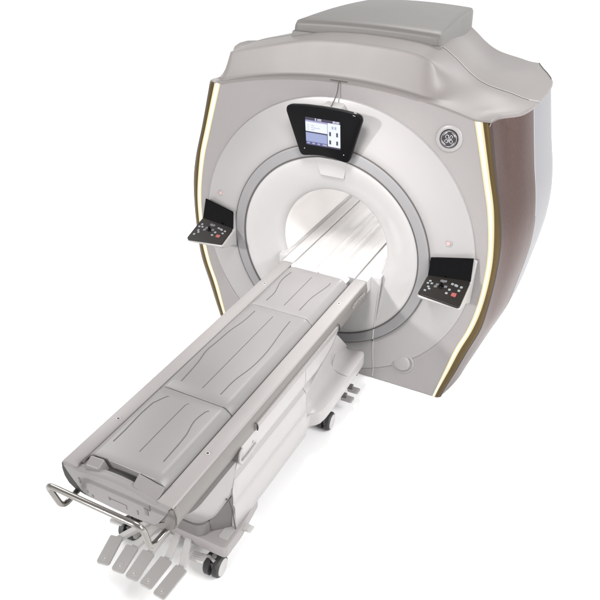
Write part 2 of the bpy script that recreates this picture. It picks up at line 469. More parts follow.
# small screws/sensor buttons on the face
for x, z in ((-.773, 1.088), (.733, 1.087)):
    y = surf_y(x, z)
    o = build('alignment_port', lathed([(.021, .004), (.020, -.003), (.016, -.004), (.013, -.001)], (x, y, z), n=32, cap=False), 'panel', scan)
    build('port_lens', lathed([(.013, .002), (.012, -.003), (0, -.004)], (x, y, z), n=24, cap=False), mat('port_rose', (.42, .30, .29), .3), o)
# round cover cap low right
for s in (1,):
    x, z = .547, .159; y = surf_y(x, z)
    build('cap_recess', lathed([(.078, .012), (.078, -.002), (.074, -.006), (.066, -.004), (.060, .004)], (x, y, z), n=64, cap=False), 'panel', scan, ang=60)
    build('round_cap', lathed([(.060, .01), (.060, -.005), (.057, -.010), (.046, -.013), (.0, -.015)], (x - .006, y, z), n=64, cap=False), 'panel', scan, ang=60)

# cable from the brow to the monitor
hk = build('cable', tube(rounded([(0.004, .063, 1.858), (.004, .052, 1.853), (.002, .045, 1.80), (-.004, .02, 1.765), (-.006, -.01, 1.742)], .02), .0036, 8), 'groove', scan)
build('cable_slot', box(-.05, .05, .058, .066, 1.8565, 1.8600), 'groove', scan)

# monitor
mon_out = [(x * .915 - .016, z) for x, z in [(-.246, 1.716), (-.238, 1.738), (-.215, 1.748), (-.12, 1.757), (0, 1.760), (.12, 1.757), (.215, 1.748), (.238, 1.738), (.246, 1.716), (.168, 1.484), (.155, 1.468), (.135, 1.466), (.07, 1.478), (0, 1.482), (-.07, 1.478), (-.135, 1.466), (-.155, 1.468), (-.168, 1.484)]]
def mon_xf(x, z, d):   # slight forward tilt of the top, gentle cylindrical curve
    t = (z - 1.48) / .28
    return (x, -.052 - .040 * t - d, z)
mo = roundpoly(mon_out, .02, 3)
def scaled(k, d, cx=-.016, cz=1.61): return [mon_xf(cx + (x - cx) * k, cz + (z - cz) * k, d) for x, z in mo]
mon = build('display_monitor', loft([scaled(.93, -.035), scaled(.985, -.028), scaled(1.0, -.012), scaled(1.0, .0), scaled(.985, .006), scaled(.97, .007)]), 'black', scan, ang=50)
build('display_bracket', hexa([(-.07, -.02, 1.52), (.07, -.02, 1.52), (.07, .05, 1.50), (-.07, .05, 1.50)], [(-.06, -.05, 1.735), (.05, -.05, 1.735), (.05, .06, 1.752), (-.06, .06, 1.752)]), 'white', scan, bevel=.01)
# screen : local frame
def S(u, v, d=.0):      # u -1..1 , v 0(bottom)..1(top)
    x = -.018 + u * .104; z = 1.538 + v * .157
    p = mon_xf(x, z, .0085 + d); return p
def quad(u0, v0, u1, v1, d=0): return [S(u0, v0, d), S(u1, v0, d), S(u1, v1, d), S(u0, v1, d)], [(0, 1, 2, 3)]
scr = build('screen', quad(-1, 0, 1, 1), 'sc_navy', mon, smooth=False)
build('menu_panel', quad(-1, .50, .26, .84, .0006), 'sc_white', scr, smooth=False)
build('title_bar', quad(-1, .84, .26, .90, .0006), 'sc_lilac', scr, smooth=False)
build('status_panel', quad(-1, .13, .24, .45, .0006), 'sc_blue', scr, smooth=False)
build('softkey_bar', quad(-1, .02, .24, .13, .0006), 'sc_mid', scr, smooth=False)
build('keypad_panel', quad(.28, .06, 1, .90, .0006), 'sc_white', scr, smooth=False)
tk = [quad(.36, .10, .94, .105, .001)]
dk = []
for cu_ in (.42, .82):
    for cv_ in (.22, .52): dk.append(quad(cu_ - .055, cv_ - .075, cu_ + .055, cv_ + .075, .0012))
for q in dk: build('screen_icon', q, 'sc_dark', scr, smooth=False)
sk = [quad(-.93 + .30 * k, .05, -.78 + .30 * k + (.1 if k == 3 else 0), .10, .0012) for k in range(4)]
for q in sk: build('softkey_mark', q, 'sc_grey', scr, smooth=False)
ln = [quad(-.88, .56 + .075 * k, -.80, .585 + .075 * k, .0012) for k in range(3)] + [quad(-.68, .56 + .075 * k, -.68 + w, .58 + .075 * k, .0012) for k, w in enumerate((.2, .52, .2))] + [quad(.52, .70, .62, .80, .0012), quad(.68, .70, .78, .80, .0012)]
for q in ln: build('screen_line', q, 'sc_grey', scr, smooth=False)
xa = Vector(S(1, 0)) - Vector(S(-1, 0)); ya = Vector(S(0, 1)) - Vector(S(0, 0))
text_obj('screen_text', 'E 403', .017, frame(S(-.25, .95, .001), xa, ya), 'sc_txt', scr)
text_obj('screen_text', '00:00', .017, frame(S(.76, .95, .001), xa, ya), 'sc_txt', scr)
o = build('power_light', lathed([(.003, .002), (.0026, -.001), (0, -.0012)], mon_xf(.105, 1.512, .0075), n=16, cap=False), 'mark', mon)
build('power_light', lathed([(.003, .002), (.0026, -.001), (0, -.0012)], mon_xf(-.135, 1.512, .0075), n=16, cap=False), 'mark', mon)
build('mounting_clip', hexa([mon_xf(.158, 1.737, .0), mon_xf(.172, 1.735, .0), mon_xf(.172, 1.735, -.01), mon_xf(.158, 1.737, -.01)], [mon_xf(.158, 1.741, .009), mon_xf(.172, 1.739, .009), mon_xf(.172, 1.75, -.01), mon_xf(.158, 1.752, -.01)]), 'hub', mon)
# display mount wedge on top of the funnel below the monitor
build('mount_wedge', hexa([(-.105, -.004, 1.45), (.105, -.004, 1.45), (.105, .03, 1.45), (-.105, .03, 1.45)][::1], [(-.075, .028, 1.335), (.075, .028, 1.335), (.07, .07, 1.335), (-.07, .07, 1.335)]), 'funnel', scan, bevel=.004)

# control panels
for s in (1, -1):
    P = lambda x, y, z: (s * x, y, z)
    # white housing behind and below
    hb = [P(.640, -.178, .812), P(.915, -.205, .806), P(.925, .06, .80), P(.640, .06, .79)]
    ht = [P(.645, -.180, .836), P(.912, -.212, .830), P(.912, .00, .892), P(.645, -.01, .878)]
    secs = []
    for x, zt, ys_, yb in ((.650, .0, -.180, .06), (.66, .0, -.186, .06), (.895, .0, -.206, .06), (.905, .0, -.202, .06)):
        e = .006 if x in (.650, .905) else 0
        dz = .012 * (x - .65) / .25; dy = .02 * (x - .65) / .25
        secs.append([P(x, -.02 + dy, .878 + dz - e), P(x, ys_ + e, .838 - dz * .3 - e), P(x, ys_ + e - .002, .826 - dz * .3 - e), P(x, ys_ + .02, .808), P(x, -.06, .782), P(x, yb, .72), P(x, yb, .98 + dz * 2 - e), P(x, -.004 + dy * 2 + e, .992 + dz * 2 - e)])
    pod = build('control_panel', loft(secs), 'white', scan, bevel=.008, seg=3)
    # dark back screen and keypad
    bq = [P(.656, -.026, .884), P(.900, -.006, .898), P(.888, .026, 1.030), P(.656, -.012, 1.000)]
    t_ = Vector((0, -.006, 0))
    bk = hexa([tuple(Vector(q) + t_ * 2.2) for q in bq], bq)
    build('status_screen', hexa(bq, [tuple(Vector(q) + t_ * 1.6) for q in bq]), 'blackg', pod, bevel=.004)
    def K(u, v, d=0.):    # u 0 inner..1 outer (scanner side independent), v 0 front..1 back
        fi = Vector((.652, -.183, .842)); fo = Vector((.903, -.212, .836)); bi = Vector((.656, -.030, .886)); bo = Vector((.900, -.010, .900))
        if s > 0: p = (fi * (1 - u) + fo * u) * (1 - v) + (bi * (1 - u) + bo * u) * v
        else:
            u = 1 - u; p = (fi * (1 - u) + fo * u) * (1 - v) + (bi * (1 - u) + bo * u) * v
        n = Vector((0, -.26, 1)).normalized(); p = p + n * d
        return (s * p.x, p.y, p.z)
    def roundquad(u0, v0, u1, v1, r, d0, d1, n=4):
        pts = roundpoly([(u0, v0), (u1, v0), (u1, v1), (u0, v1)], r, n)
        return loft([[K(u, v, d0) for u, v in pts], [K(u, v, d1) for u, v in pts]])
    kp = build('keypad', roundquad(0, 0, 1, 1, .09, -.008, .006), 'keypad', pod, bevel=.003, label=None)
    keys = []
    for (u, v) in ((.13, .72), (.19, .62), (.10, .60), (.15, .44), (.19, .36), (.12, .24)): keys.append(((u, v), .028, 'key'))
    for (u, v) in ((.64, .76), (.75, .72), (.86, .70), (.63, .52), (.84, .56), (.60, .36), (.72, .74)): keys.append(((u, v), .030, 'key'))
    keys.append(((.77, .37), .055, 'keyred'))
    for (u, v) in ((.32, .62), (.52, .60), (.42, .80), (.38, .82), (.46, .82), (.30, .52)): keys.append(((u, v), .036, 'keydim'))
    for (u, v), w, mm in keys:
        build('key', roundquad(u - w, v - w * 1.25, u + w, v + w * 1.25, .02, .006, .0085), mm, kp)
    c = Vector(K(.42, .58, .006))
    build('joystick', lathed([(.016, 0), (.013, .004), (.007, .006), (.006, .016), (.008, .02), (0, .022)], c, axis='z', n=24, cap=False), 'black', kp)

# bridge in the bore
def bsec(y):
    dz = -.012 * sst(.02, .06, y) * 0
    pr = [(-.292, .66), (-.292, .75), (-.288, .7545), (-.283, .755), (-.225, .755), (-.219, .752), (-.216, .735), (-.210, .735), (-.206, .752), (-.165, .752), (-.14, .734), (-.10, .722), (-.075, .722), (-.060, .738), (-.040, .738), (-.025, .722), (.0, .719), (.025, .722), (.040, .738), (.060, .738), (.075, .722), (.10, .722), (.14, .734), (.165, .752), (.206, .752), (.210, .735), (.216, .735), (.219, .752), (.225, .755), (.283, .755), (.288, .7545), (.292, .75), (.292, .66)]
    return [(x, y, z) for x, z in pr]
ysb = [-.035, .0, .1, .3, .6, .9, 1.15, 1.3]
build('patient_bridge', loft([bsec(y) for y in ysb]), 'bridge', scan, ang=25)
build('bridge_groove', join(box(-.2165, -.2095, -.03, 1.29, .733, .7365), box(.2095, .2165, -.03, 1.29, .733, .7365), box(-.2965, -.2925, -.03, 1.29, .74, .7535)), 'mark', scan)
for s in (1, -1):
    sec = []
    for z, y in ((.7525, .040), (.748, .034), (.70, .030), (.62, .022), (.54, .012), (.46, .004), (.40, .001), (.34, .004)):
        yb = surf_y(s * .34, z) + .06
        xi = .26 if z > .65 else .002
        sec.append([(s * xi, y, z), (s * .346, y, z), (s * .3515, y + .005, z), (s * .3515, 1.29 if z > .6 else max(yb, y + .01), z), (s * xi, 1.29 if z > .6 else max(yb, y + .01), z)])
    sec[0] = [(x if abs(x) > .25 else s * .2975, y, z) for x, y, z in sec[0]]; sec[1] = [(x if abs(x) > .25 else s * .2975, y, z) for x, y, z in sec[1]]
    build('lower_insert', loft(sec), 'funnel', scan, ang=40)
build('bore_glint', hexa([(-.352, .30, 1.00), (-.349, .34, 1.00), (-.340, .34, 1.0), (-.343, .30, 1.0)], [(-.331, .30, 1.08), (-.329, .34, 1.08), (-.318, .34, 1.08), (-.320, .30, 1.08)]), mat('bore_glint_glow', (.9, .9, .9), .3, emis=(1, 1, 1), estr=2.0), scan)  # glowing patch added in place of a lamp reflection on the bore wall

# ================================================================== TABLE
tab = thing('patient_table', (0, -1.1, FZ), 'long wheeled patient couch docked to the scanner, with foot pedals and steel push bar', 'table')
YN, YF = -2.088, -.045
HT = .755
# underbody hull
def hull(y, k=0):
    pr = [(-.2925, .7435), (-.297, .735), (-.303, .70), (-.300, .655), (-.285, .62), (-.255, .595), (-.2, .58), (0, .572), (.2, .58), (.255, .595), (.285, .62), (.300, .655), (.303, .70), (.297, .735), (.2925, .7435), (.21, .742), (.208, .70), (-.208, .70), (-.21, .742)]
    return [(x * (1 - k), y, z) for x, z in pr]
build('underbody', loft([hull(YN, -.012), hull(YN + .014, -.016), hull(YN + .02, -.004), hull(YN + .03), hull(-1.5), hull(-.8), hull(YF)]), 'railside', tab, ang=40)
for s in (1, -1):
    def rs(y, e=0):
        pr = [(.212, .735), (.212, .751), (.215, HT - .001), (.219, HT), (.284, HT), (.289, .7538), (.2915, .751), (.292, .744), (.292, .735)]
        return [(s * x, y, z - e) for x, z in pr]
    rl = build('side_rail', loft([rs(YN, .004), rs(YN + .006), rs(-1.5), rs(-.8), rs(YF - .006), rs(YF, .003)]), 'rail', tab, ang=50)
    build('rail_groove', box(s * .2085 if s > 0 else -.2115, .2115 if s > 0 else -.2085, YN + .03, YF, .725, .7475), 'dark', rl)
    for y in (-1.757, -.353):
        b_ = build('rail_socket', lathed([(.011, -.001), (.010, .003), (.007, .0035), (.0055, .0008)], (s * .247, y, HT), 'z', 24, cap=False), 'hub', rl)
        build('socket_hole', lathed([(.0065, -.001), (.0065, .0022), (0, .0022)], (s * .247, y, HT), 'z', 20, cap=False), 'dark', b_)
# lower band of the rail side, right and left, with clip
for s in (1, -1):
    build('rail_skirt', hexa([(s * .300, -1.44, .66), (s * .306, -1.44, .66), (s * .306, -.50, .66), (s * .300, -.50, .66)], [(s * .300, -1.44, .70), (s * .3115, -1.44, .70), (s * .3115, -.50, .70), (s * .300, -.50, .70)]), 'rail', tab)
    for y in (-1.44, -.492):
        build('rail_clip', tube(rounded([(s * .306, y - .004, .716), (s * .314, y, .712), (s * .315, y + .004, .695), (s * .314, y, .672)], .008), [.003] * 7 + [.0035] * 8 + [.004], 8) if False else tube([(s * .306, y - .006, .716), (s * .3135, y - .002, .713), (s * .3155, y + .003, .700), (s * .3165, y + .003, .682), (s * .316, y + .001, .668)], [.002, .0025, .003, .0055, .004], 8), 'dark', tab)
# cradle pads
def psec(y, e=0):
    pr = [(-.2075, .735), (-.2075, .752), (-.200, .764), (-.178, .782), (-.168, .787), (-.155, .789), (0, .790), (.155, .789), (.168, .787), (.178, .782), (.200, .764), (.2075, .752), (.2075, .735)]
    return [(x, y, (z - e if z > .745 else z)) for x, z in pr]
build('cradle_core', box(-.206, .206, -2.0, -.10, .735, .7485), 'groove', tab)
segs = [(-2.018, -1.490), (-1.486, -.632), (-.628, -.135)]
G = [
 [[(-.143, -1.915), (-.143, -1.833), (-.150, -1.70), (-.146, -1.62), (-.125, -1.57), (-.112, -1.545), (-.106, -1.545)], [(0, -1.915), (0, -1.55), (.008, -1.545)], [(.128, -1.915), (.120, -1.74), (.100, -1.635), (.112, -1.548), (.120, -1.545)]],
 [[(-.122, -1.417), (-.135, -1.25), (-.152, -1.144), (-.146, -1.043), (-.140, -.93), (-.122, -.81), (-.118, -.695)], [(0, -1.417), (0, -.70)], [(.104, -1.417), (.106, -1.295), (.128, -1.16), (.132, -1.017), (.112, -.80), (.106, -.697)]],
 [[(-.116, -.564), (-.115, -.47), (-.146, -.324), (-.140, -.207)], [(0, -.569), (0, -.205)], [(.100, -.572), (.102, -.426), (.130, -.25), (.128, -.217)]]]
for (y0, y1), gs in zip(segs, G):
    ny = 10; sec = [psec(y0, .006), psec(y0 + .002, .0015), psec(y0 + .005)] + [psec(y0 + (y1 - y0) * k / ny) for k in range(1, ny)] + [psec(y1 - .005), psec(y1 - .002, .0015), psec(y1, .006)]
    pd = build('cradle_pad', loft(sec), 'mat', tab, ang=40)
    for g in gs:
        # smooth polyline
        pts = []
        tabg = [(p[1], p[0]) for p in g]
        if all(b[0] > a[0] for a, b in zip(tabg, tabg[1:])):
            n = 28
            for k in range(n + 1):
                y = tabg[0][0] + (tabg[-1][0] - tabg[0][0]) * k / n; pts.append((smooth_tab(tabg, y), y))
        else: pts = g
        V = []; F = []
        for i, (x, y) in enumerate(pts):
            w = .0018
            V += [(x - w, y, .7908), (x, y, .7904), (x + w, y, .7908), (x - w * 1.3, y, .7890), (x + w * 1.3, y, .7890)]
            if i:
                a = (i - 1) * 5; b = i * 5
                F += [(a, a + 1, b + 1, b), (a + 1, a + 2, b + 2, b + 1), (a, b, b + 3, a + 3), (a + 2, a + 4, b + 4, b + 2)]
        build('pad_groove', (V, F), 'padline', pd)
# bright lip at the scanner end of the cradle
build('cradle_lip', join(hexa([(-.19, -.128, .745), (-.02, -.128, .745), (-.02, -.05, .745), (-.19, -.05, .745)], [(-.185, -.118, .792), (-.03, -.118, .792), (-.03, -.07, .785), (-.185, -.07, .785)])), 'bore', tab, bevel=.008, seg=3)
build('cradle_lip', join(hexa([(.01, -.128, .745), (.19, -.128, .745), (.19, -.05, .745), (.01, -.05, .745)], [(.02, -.118, .792), (.16, -.118, .792), (.17, -.07, .785), (.02, -.07, .785)])), 'bore', tab, bevel=.008, seg=3)

# end block with arched top, recess and hand grip
def arc_z(x): return .772 - .045 * (abs(x) / .235) ** 2
def ebs(y, dz=0, zb=.70):
    xs = [-.207 + .414 * k / 24 for k in range(25)]
    return [(xs[0], y, zb)] + [(x, y, arc_z(x) + dz) for x in xs] + [(xs[-1], y, zb)]
build('end_block', loft([ebs(-2.080, -.002), ebs(-2.076), ebs(-2.062, .003), ebs(-2.056, -.002), ebs(-2.052, -.01)]), 'endcap', tab, ang=40)
# hollow floor between pad and block
build('hollow_floor', box(-.206, .206, -2.055, -2.0, .72, .742), 'plinth', tab)
build('end_ramp', hexa([(.080, -2.085, .73), (.2075, -2.085, .73), (.2075, -2.012, .73), (.070, -2.012, .73)], [(.085, -2.078, .7735), (.2075, -2.078, .742), (.2075, -2.022, .770), (.078, -2.022, .792)]), 'endcap', tab, bevel=.004)
build('hand_grip', hexa([(-.180, -2.082, .735), (-.088, -2.082, .735), (-.086, -2.015, .735), (-.185, -2.015, .735)], [(-.170, -2.074, .776), (-.100, -2.074, .780), (-.098, -2.030, .800), (-.172, -2.030, .792)]), 'endcap', tab, bevel=.008, seg=3)
build('grip_shade_arc', tube([(-.150 + .040 * math.cos(a), -2.050 + .038 * math.sin(a), .774) for a in [R_(60 + 12 * k) for k in range(14)]], [.003] + [.0075] * 12 + [.003], 8), 'groove', tab)  # raised dark arc; the shade of the recess is put into its colour
# curved front face plate
fp = []
xs = [-.285 + .57 * k / 30 for k in range(31)]
def ft(x):
    a = abs(x)
    return arc_z(x) + .001 if a < .200 else .7505 + (arc_z(.2) - .7505) * max(0, 1 - (a - .2) / .02)
def fb(x):
    a = abs(x); return .588 + .02 * (a / .2) ** 2 if a < .2 else .608 + (a - .2) * 1.5 + ((a - .2) / .085) ** 3 * .015
def fsec(y, k):
    top = [(x, y, ft(x) - k) for x in xs]; bot = [(x, y, fb(x) + k) for x in xs[::-1]]
    return top + bot
def fcol(y, k): return [(x, y, ft(x) - k) for x in xs], [(x, y, fb(x) + k) for x in xs]
t0, b0 = fcol(-2.056, 0); t1, b1 = fcol(-2.096, 0); t2, b2 = fcol(-2.100, .003)
build('end_plate', loft([t0, t1, t2, [((a[0]), -2.100, (a[2] + b[2]) / 2) for a, b in zip(t2, b2)], b2, b1, b0], closed=False), 'endcap', tab, ang=50)
V = []
mk = [box(-.042, .048, -2.1015, -2.099, .652, .6535), box(.047, .0495, -2.1015, -2.099, .628, .6535), box(-.046, -.038, -2.102, -2.099, .640, .656),
      box(-.145, -.137, -2.102, -2.099, .607, .621), box(-.168, -.164, -2.102, -2.099, .622, .636), box(-.205, -.196, -2.102, -2.099, .668, .700), box(.105, .110, -2.102, -2.099, .628, .652),
      box(.150, .166, -2.1025, -2.099, .652, .690), box(.146, .180, -2.1022, -2.099, .687, .6895), box(.178, .1805, -2.1022, -2.099, .6895, .72)]
for q in mk: build('latch_slot', q, 'plinth', tab, smooth=False)
# dark crescent gap between the underbody shell and the end plate
hp_ = hull(0)[1:]
def crescent(sg):
    o_ = [(sg * .294, .742), (sg * .299, .70), (sg * .296, .657), (sg * .281, .623), (sg * .252, .600), (sg * .20, .587), (sg * .18, .600), (sg * .24, .64), (sg * .262, .70), (sg * .266, .742)]
    return prism(o_, -2.0925, -2.086)
build('end_gap', crescent(-1), 'dark', tab, smooth=False)
build('end_gap', crescent(1), 'railside', tab, smooth=False)
# push handle
hp = [(-.262, -2.03, .588), (-.215, -2.232, .665), (-.232, -2.265, .80), (0, -2.268, .806), (.232, -2.265, .80), (.215, -2.232, .665), (.262, -2.03, .588)]
hp = [(-.245, -2.05, .592), (-.236, -2.195, .585), (-.250, -2.232, .760), (0, -2.236, .765), (.250, -2.232, .760), (.236, -2.195, .585), (.245, -2.05, .592)]
build('push_handle', tube(rounded(hp, .045, 8), .0135, 14), 'chrome', tab)

# body side panels
def body_side(y):
    pr = [(.262, .655), (.292, .664), (.299, .658), (.302, .645), (.303, .565), (.300, .548), (.290, .535), (.287, .522), (.303, .505), (.306, .49), (.306, .375), (.303, .365), (.312, .352), (.314, .34), (.314, .19), (.306, .175), (.26, .172)]
    return [(x, y, z) for x, z in pr]
def body_full(y, zt=0., k=1.0):
    r = body_side(y); l = [(-x, yy, z) for x, yy, z in r[::-1]]
    # raise top down by zt near the ends
    return [(x * k, yy, (z if z < .4 else .4 + (z - .4) * (1 - zt))) for x, yy, z in r + l]
def body_open(y, top):
    r = [(x, yy, min(z, top)) for x, yy, z in body_side(y)]
    return r + [(-x, yy, z) for x, yy, z in r[::-1]]
build('body_shroud', loft([body_open(-1.668, .462), body_open(-1.664, .475), body_open(-1.645, .52), body_open(-1.615, .58), body_open(-1.59, .63), body_open(-1.57, .656), body_open(-1.555, .665)] + [body_open(y, .67) for y in (-1.4, -1.1, -.95, -.89)]), 'tbody', tab, ang=30)
RID = [(-.90, .475), (-.838, .505), (-.764, .537), (-.675, .565), (-.56, .60), (-.515, .63), (-.495, .655)]
for s in (1, -1):
    secs = []
    for k in range(21):
        y = -.895 + .40 * k / 20; zr = smooth_tab(RID, y)
        pr = [(x, max(z, zr + .0005 * (9 - q))) for q, (x, yy, z) in enumerate(body_side(y)[:10])] + [(.296, zr - .004), (.262, zr - .003)]
        secs.append([(s * x, y, z) for x, z in pr])
    build('shroud_wing', loft(secs), 'tbody', tab, ang=35)
# near fairing (nose) : rounded rectangle rings
def rring(z, hw, yn, yf=-1.45, r=.10, e=0):
    pts = roundpoly([(-hw, yf), (-hw, yn), (hw, yn), (hw, yf)], [.02, r, r, .02], 8)
    return [(x, y, z) for x, y in pts]
rings = [rring(.270, .205, -1.790, r=.08), rring(.285, .213, -1.797, r=.08), rring(.300, .222, -1.803, r=.085), rring(.325, .238, -1.812, r=.09), rring(.345, .252, -1.822, r=.09), rring(.365, .266, -1.836, r=.09), rring(.39, .280, -1.852, r=.09), rring(.43, .297, -1.875, r=.10), rring(.48, .3025, -1.91, r=.11), rring(.54, .3015, -1.96, r=.12), rring(.585, .2990, -2.01, r=.13), rring(.60, .2965, -2.03, r=.13)]
build('body_fairing', loft(rings), 'fairing', tab, ang=60)
pr_ = [rring(.197, .208, -1.800, r=.075), rring(.203, .214, -1.806, r=.075), rring(.262, .214, -1.806, r=.075), rring(.274, .211, -1.802, r=.075), rring(.279, .20, -1.79, r=.07)]
build('plinth', loft(pr_), 'plinth', tab, ang=40)
for s in (1, -1):
    build('plinth_wing', hexa([(s * .19, -1.74, .199), (s * .214, -1.745, .199), (s * .290, -1.672, .199), (s * .24, -1.62, .199)], [(s * .19, -1.74, .278), (s * .216, -1.75, .278), (s * .306, -1.674, .43), (s * .24, -1.62, .43)]), 'plinth', tab, bevel=.006)
    build('panel_seam', tube([(s * .303, -1.722, .455), (s * .308, -1.706, .440), (s * .311, -1.700, .40), (s * .313, -1.690, .36), (s * .315, -1.684, .26), (s * .315, -1.676, .205)], .0035, 6), 'groove', tab)
    # handle recess on the flank
    hl = roundpoly([(-1.60, .655), (-1.60, .585), (-1.45, .585), (-1.45, .60), (-1.55, .625), (-1.565, .655)], .02, 4)
    lp = [(s * .306, -1.565, .650), (s * .310, -1.600, .640), (s * .312, -1.605, .600), (s * .310, -1.585, .575), (s * .308, -1.53, .572), (s * .306, -1.44, .578)]
    build('side_handle', tube(rounded(lp, .02), .0085, 8), 'tbody', tab)
    for yy, zz_, rr in ((-1.565, .610, .011), (-1.46, .605, .008)): build('handle_recess', lathed([(rr, -.001), (rr, .0012), (0, .0012)], (s * .3035 if s > 0 else -.3050, yy, zz_), 'x', 20), 'mark', tab)

# near base
def bring(z, e=0, top=False):
    pts = roundpoly([(-.335 + e, -1.64 - e), (-.335 + e, -1.805 + e), (.335 - e, -1.805 + e), (.335 - e, -1.64 - e), (.30, -1.42), (-.30, -1.42)], [.02, .028, .028, .02, .02, .02], 6)
    return [(x, y, z) for x, y in pts]
build('base', loft([bring(.118, .012), bring(.124, .004), bring(.16), bring(.188), bring(.196, .004), bring(.199, .012)]), 'base', tab, ang=40)
build('base_label', loft([[(x, y, z) for x, y in roundpoly([(.262, -1.755), (.315, -1.755), (.315, -1.67), (.262, -1.67)], .008)] for z in (.198, .2015)]), 'white', tab)
build('brake_tab', hexa([(.315, -1.645, .166), (.378, -1.640, .166), (.378, -1.600, .166), (.315, -1.595, .166)], [(.315, -1.645, .178), (.378, -1.640, .176), (.378, -1.600, .176), (.315, -1.595, .178)]), 'arm', tab, bevel=.003)
build('chassis_beam', box(-.20, .20, -1.45, -.45, .11, .178), 'plinth', tab, bevel=.01)

# casters
def caster(x, y, z, yaw, r=.060, brake=True):
    Mx = Matrix.Translation((x, y, z)) @ Matrix.Rotation(yaw, 4, 'Z')
    cs = build('caster', xf(join(lathed([(.012, 0), (.012, .05)], (0, .0, r + .02), 'z', 20), hexa([(-.016, -.02, .03), (.016, -.02, .03), (.016, .04, .03), (-.016, .04, .03)], [(-.02, -.03, r + .035), (.02, -.03, r + .035), (.02, .045, r + .035), (-.02, .045, r + .035)])), Mx), 'base', tab)
    for s in (1, -1):
        w = build('caster_wheel', xf(lathed([(r - .012, s * .008), (r, s * .011), (r, s * .034), (r - .006, s * .042), (r - .010, s * .043)], (0, 0, r - 0.0), 'x', 40), Mx), 'tyre', cs)
        build('wheel_hub', xf(lathed([(r - .012, s * .040), (r - .013, s * .045), (r - .02, s * .047), (.012, s * .046), (0, s * .046)], (0, 0, r), 'x', 40), Mx), 'hub', w, ang=50)
    return cs
caster(.255, -1.79, FZ, R_(4)); caster(-.262, -1.80, FZ, R_(4))
caster(.280, -.54, FZ, R_(4)); caster(-.280, -.54, FZ, R_(4))
# caster brake pedals
for x, y, tx in ((.195, -1.842, .0), (-.300, -1.842, .0)):
    o = build('brake_pedal', xf(loft([[(px_, py_, z) for px_, py_ in roundpoly([(-.036, -.028), (.036, -.028), (.036, .028), (-.036, .028)], .010)] for z in (-.006, .004, .007)]), Matrix.Translation((x, y, .100)) @ Matrix.Rotation(R_(-12), 4, 'X') @ Matrix.Rotation(R_(8), 4, 'Z')), 'arm', tab, ang=40)
    build('pedal_arm', tube([(x + .01, y + .02, .096), (x + .04, y + .04, .085), (x + .075, y + .03, .075)], .009, 8), 'base', o)
    build('tread_line', join(*[xf(box(-.022, .022, -.0015, .0015, .0065, .0082), Matrix.Translation((x, y, .100)) @ Matrix.Rotation(R_(-12), 4, 'X') @ Matrix.Rotation(R_(8), 4, 'Z') @ Matrix.Translation((0, d, 0))) for d in (-.008, .006)]), 'mark', o)
# five foot pedals
PED = [(-.189, -2.110, -.222, -1.943), (-.098, -2.112, -.114, -1.956), (-.014, -2.115, -.023, -1.945), (.071, -2.118, .078, -1.939), (.159, -2.134, .172, -1.948)]
roots = [(-.115, -1.80), (-.065, -1.80), (-.005, -1.80), (.055, -1.80), (.115, -1.80)]
for i, ((x0, y0, x1, y1), (rx, ry)) in enumerate(zip(PED, roots)):
    a = Vector((x0, y0 + .008, .112)); b = Vector((x1, y1, .128)); t = (b - a); Ln = t.length; t.normalize()
    side = t.cross(Vector((0, 0, 1))).normalized(); up = side.cross(t).normalized()
    Mx = Matrix.Translation(a) @ Matrix((side, t, up)).transposed().to_4x4()
    prof = roundpoly([(-.034, 0), (.034, 0), (.034, Ln), (-.034, Ln)], [.016, .016, .008, .008], 5)
    pdl = build('foot_pedal', xf(loft([[(u * k, Ln / 2 + (v - Ln / 2) * k, z) for u, v in prof] for z, k in ((-.012, .97), (-.008, 1), (0, 1), (.003, .97))]), Mx), 'pedal', tab, ang=40)
    build('pedal_symbol', xf(join(lathed([(.015, .0028), (.015, .0042), (.0125, .0042), (.0125, .0028)], (0, .030, 0), 'z', 24, cap=False), lathed([(.006, .0028), (.006, .0042), (0, .0042)], (0, .030, 0), 'z', 16)), Mx), 'arm', pdl)
    # arm: flat bar dropping under the pad then up to the base
    c0 = Vector((x1 * .8 + x0 * .2, y1 * .75 + y0 * .25, .100)); c1 = Vector((x1 * .9 + rx * .1, y1 + .012, .112)); c2 = Vector((rx, ry, .150)); c3 = Vector((rx, ry + .1, .16))
    secs = []
    path = rounded([c0, c1, c2, c3], .03, 4)
    for k, p in enumerate(path):
        w = .017; h = .012
        d = (path[min(k + 1, len(path) - 1)] - path[max(0, k - 1)]).normalized(); sd = d.cross(Vector((0, 0, 1))).normalized(); u2 = sd.cross(d)
        secs.append([tuple(p + sd * w + u2 * h), tuple(p - sd * w + u2 * h), tuple(p - sd * w - u2 * h), tuple(p + sd * w - u2 * h)])
    build('pedal_arm', loft(secs), 'arm', pdl, bevel=.004)

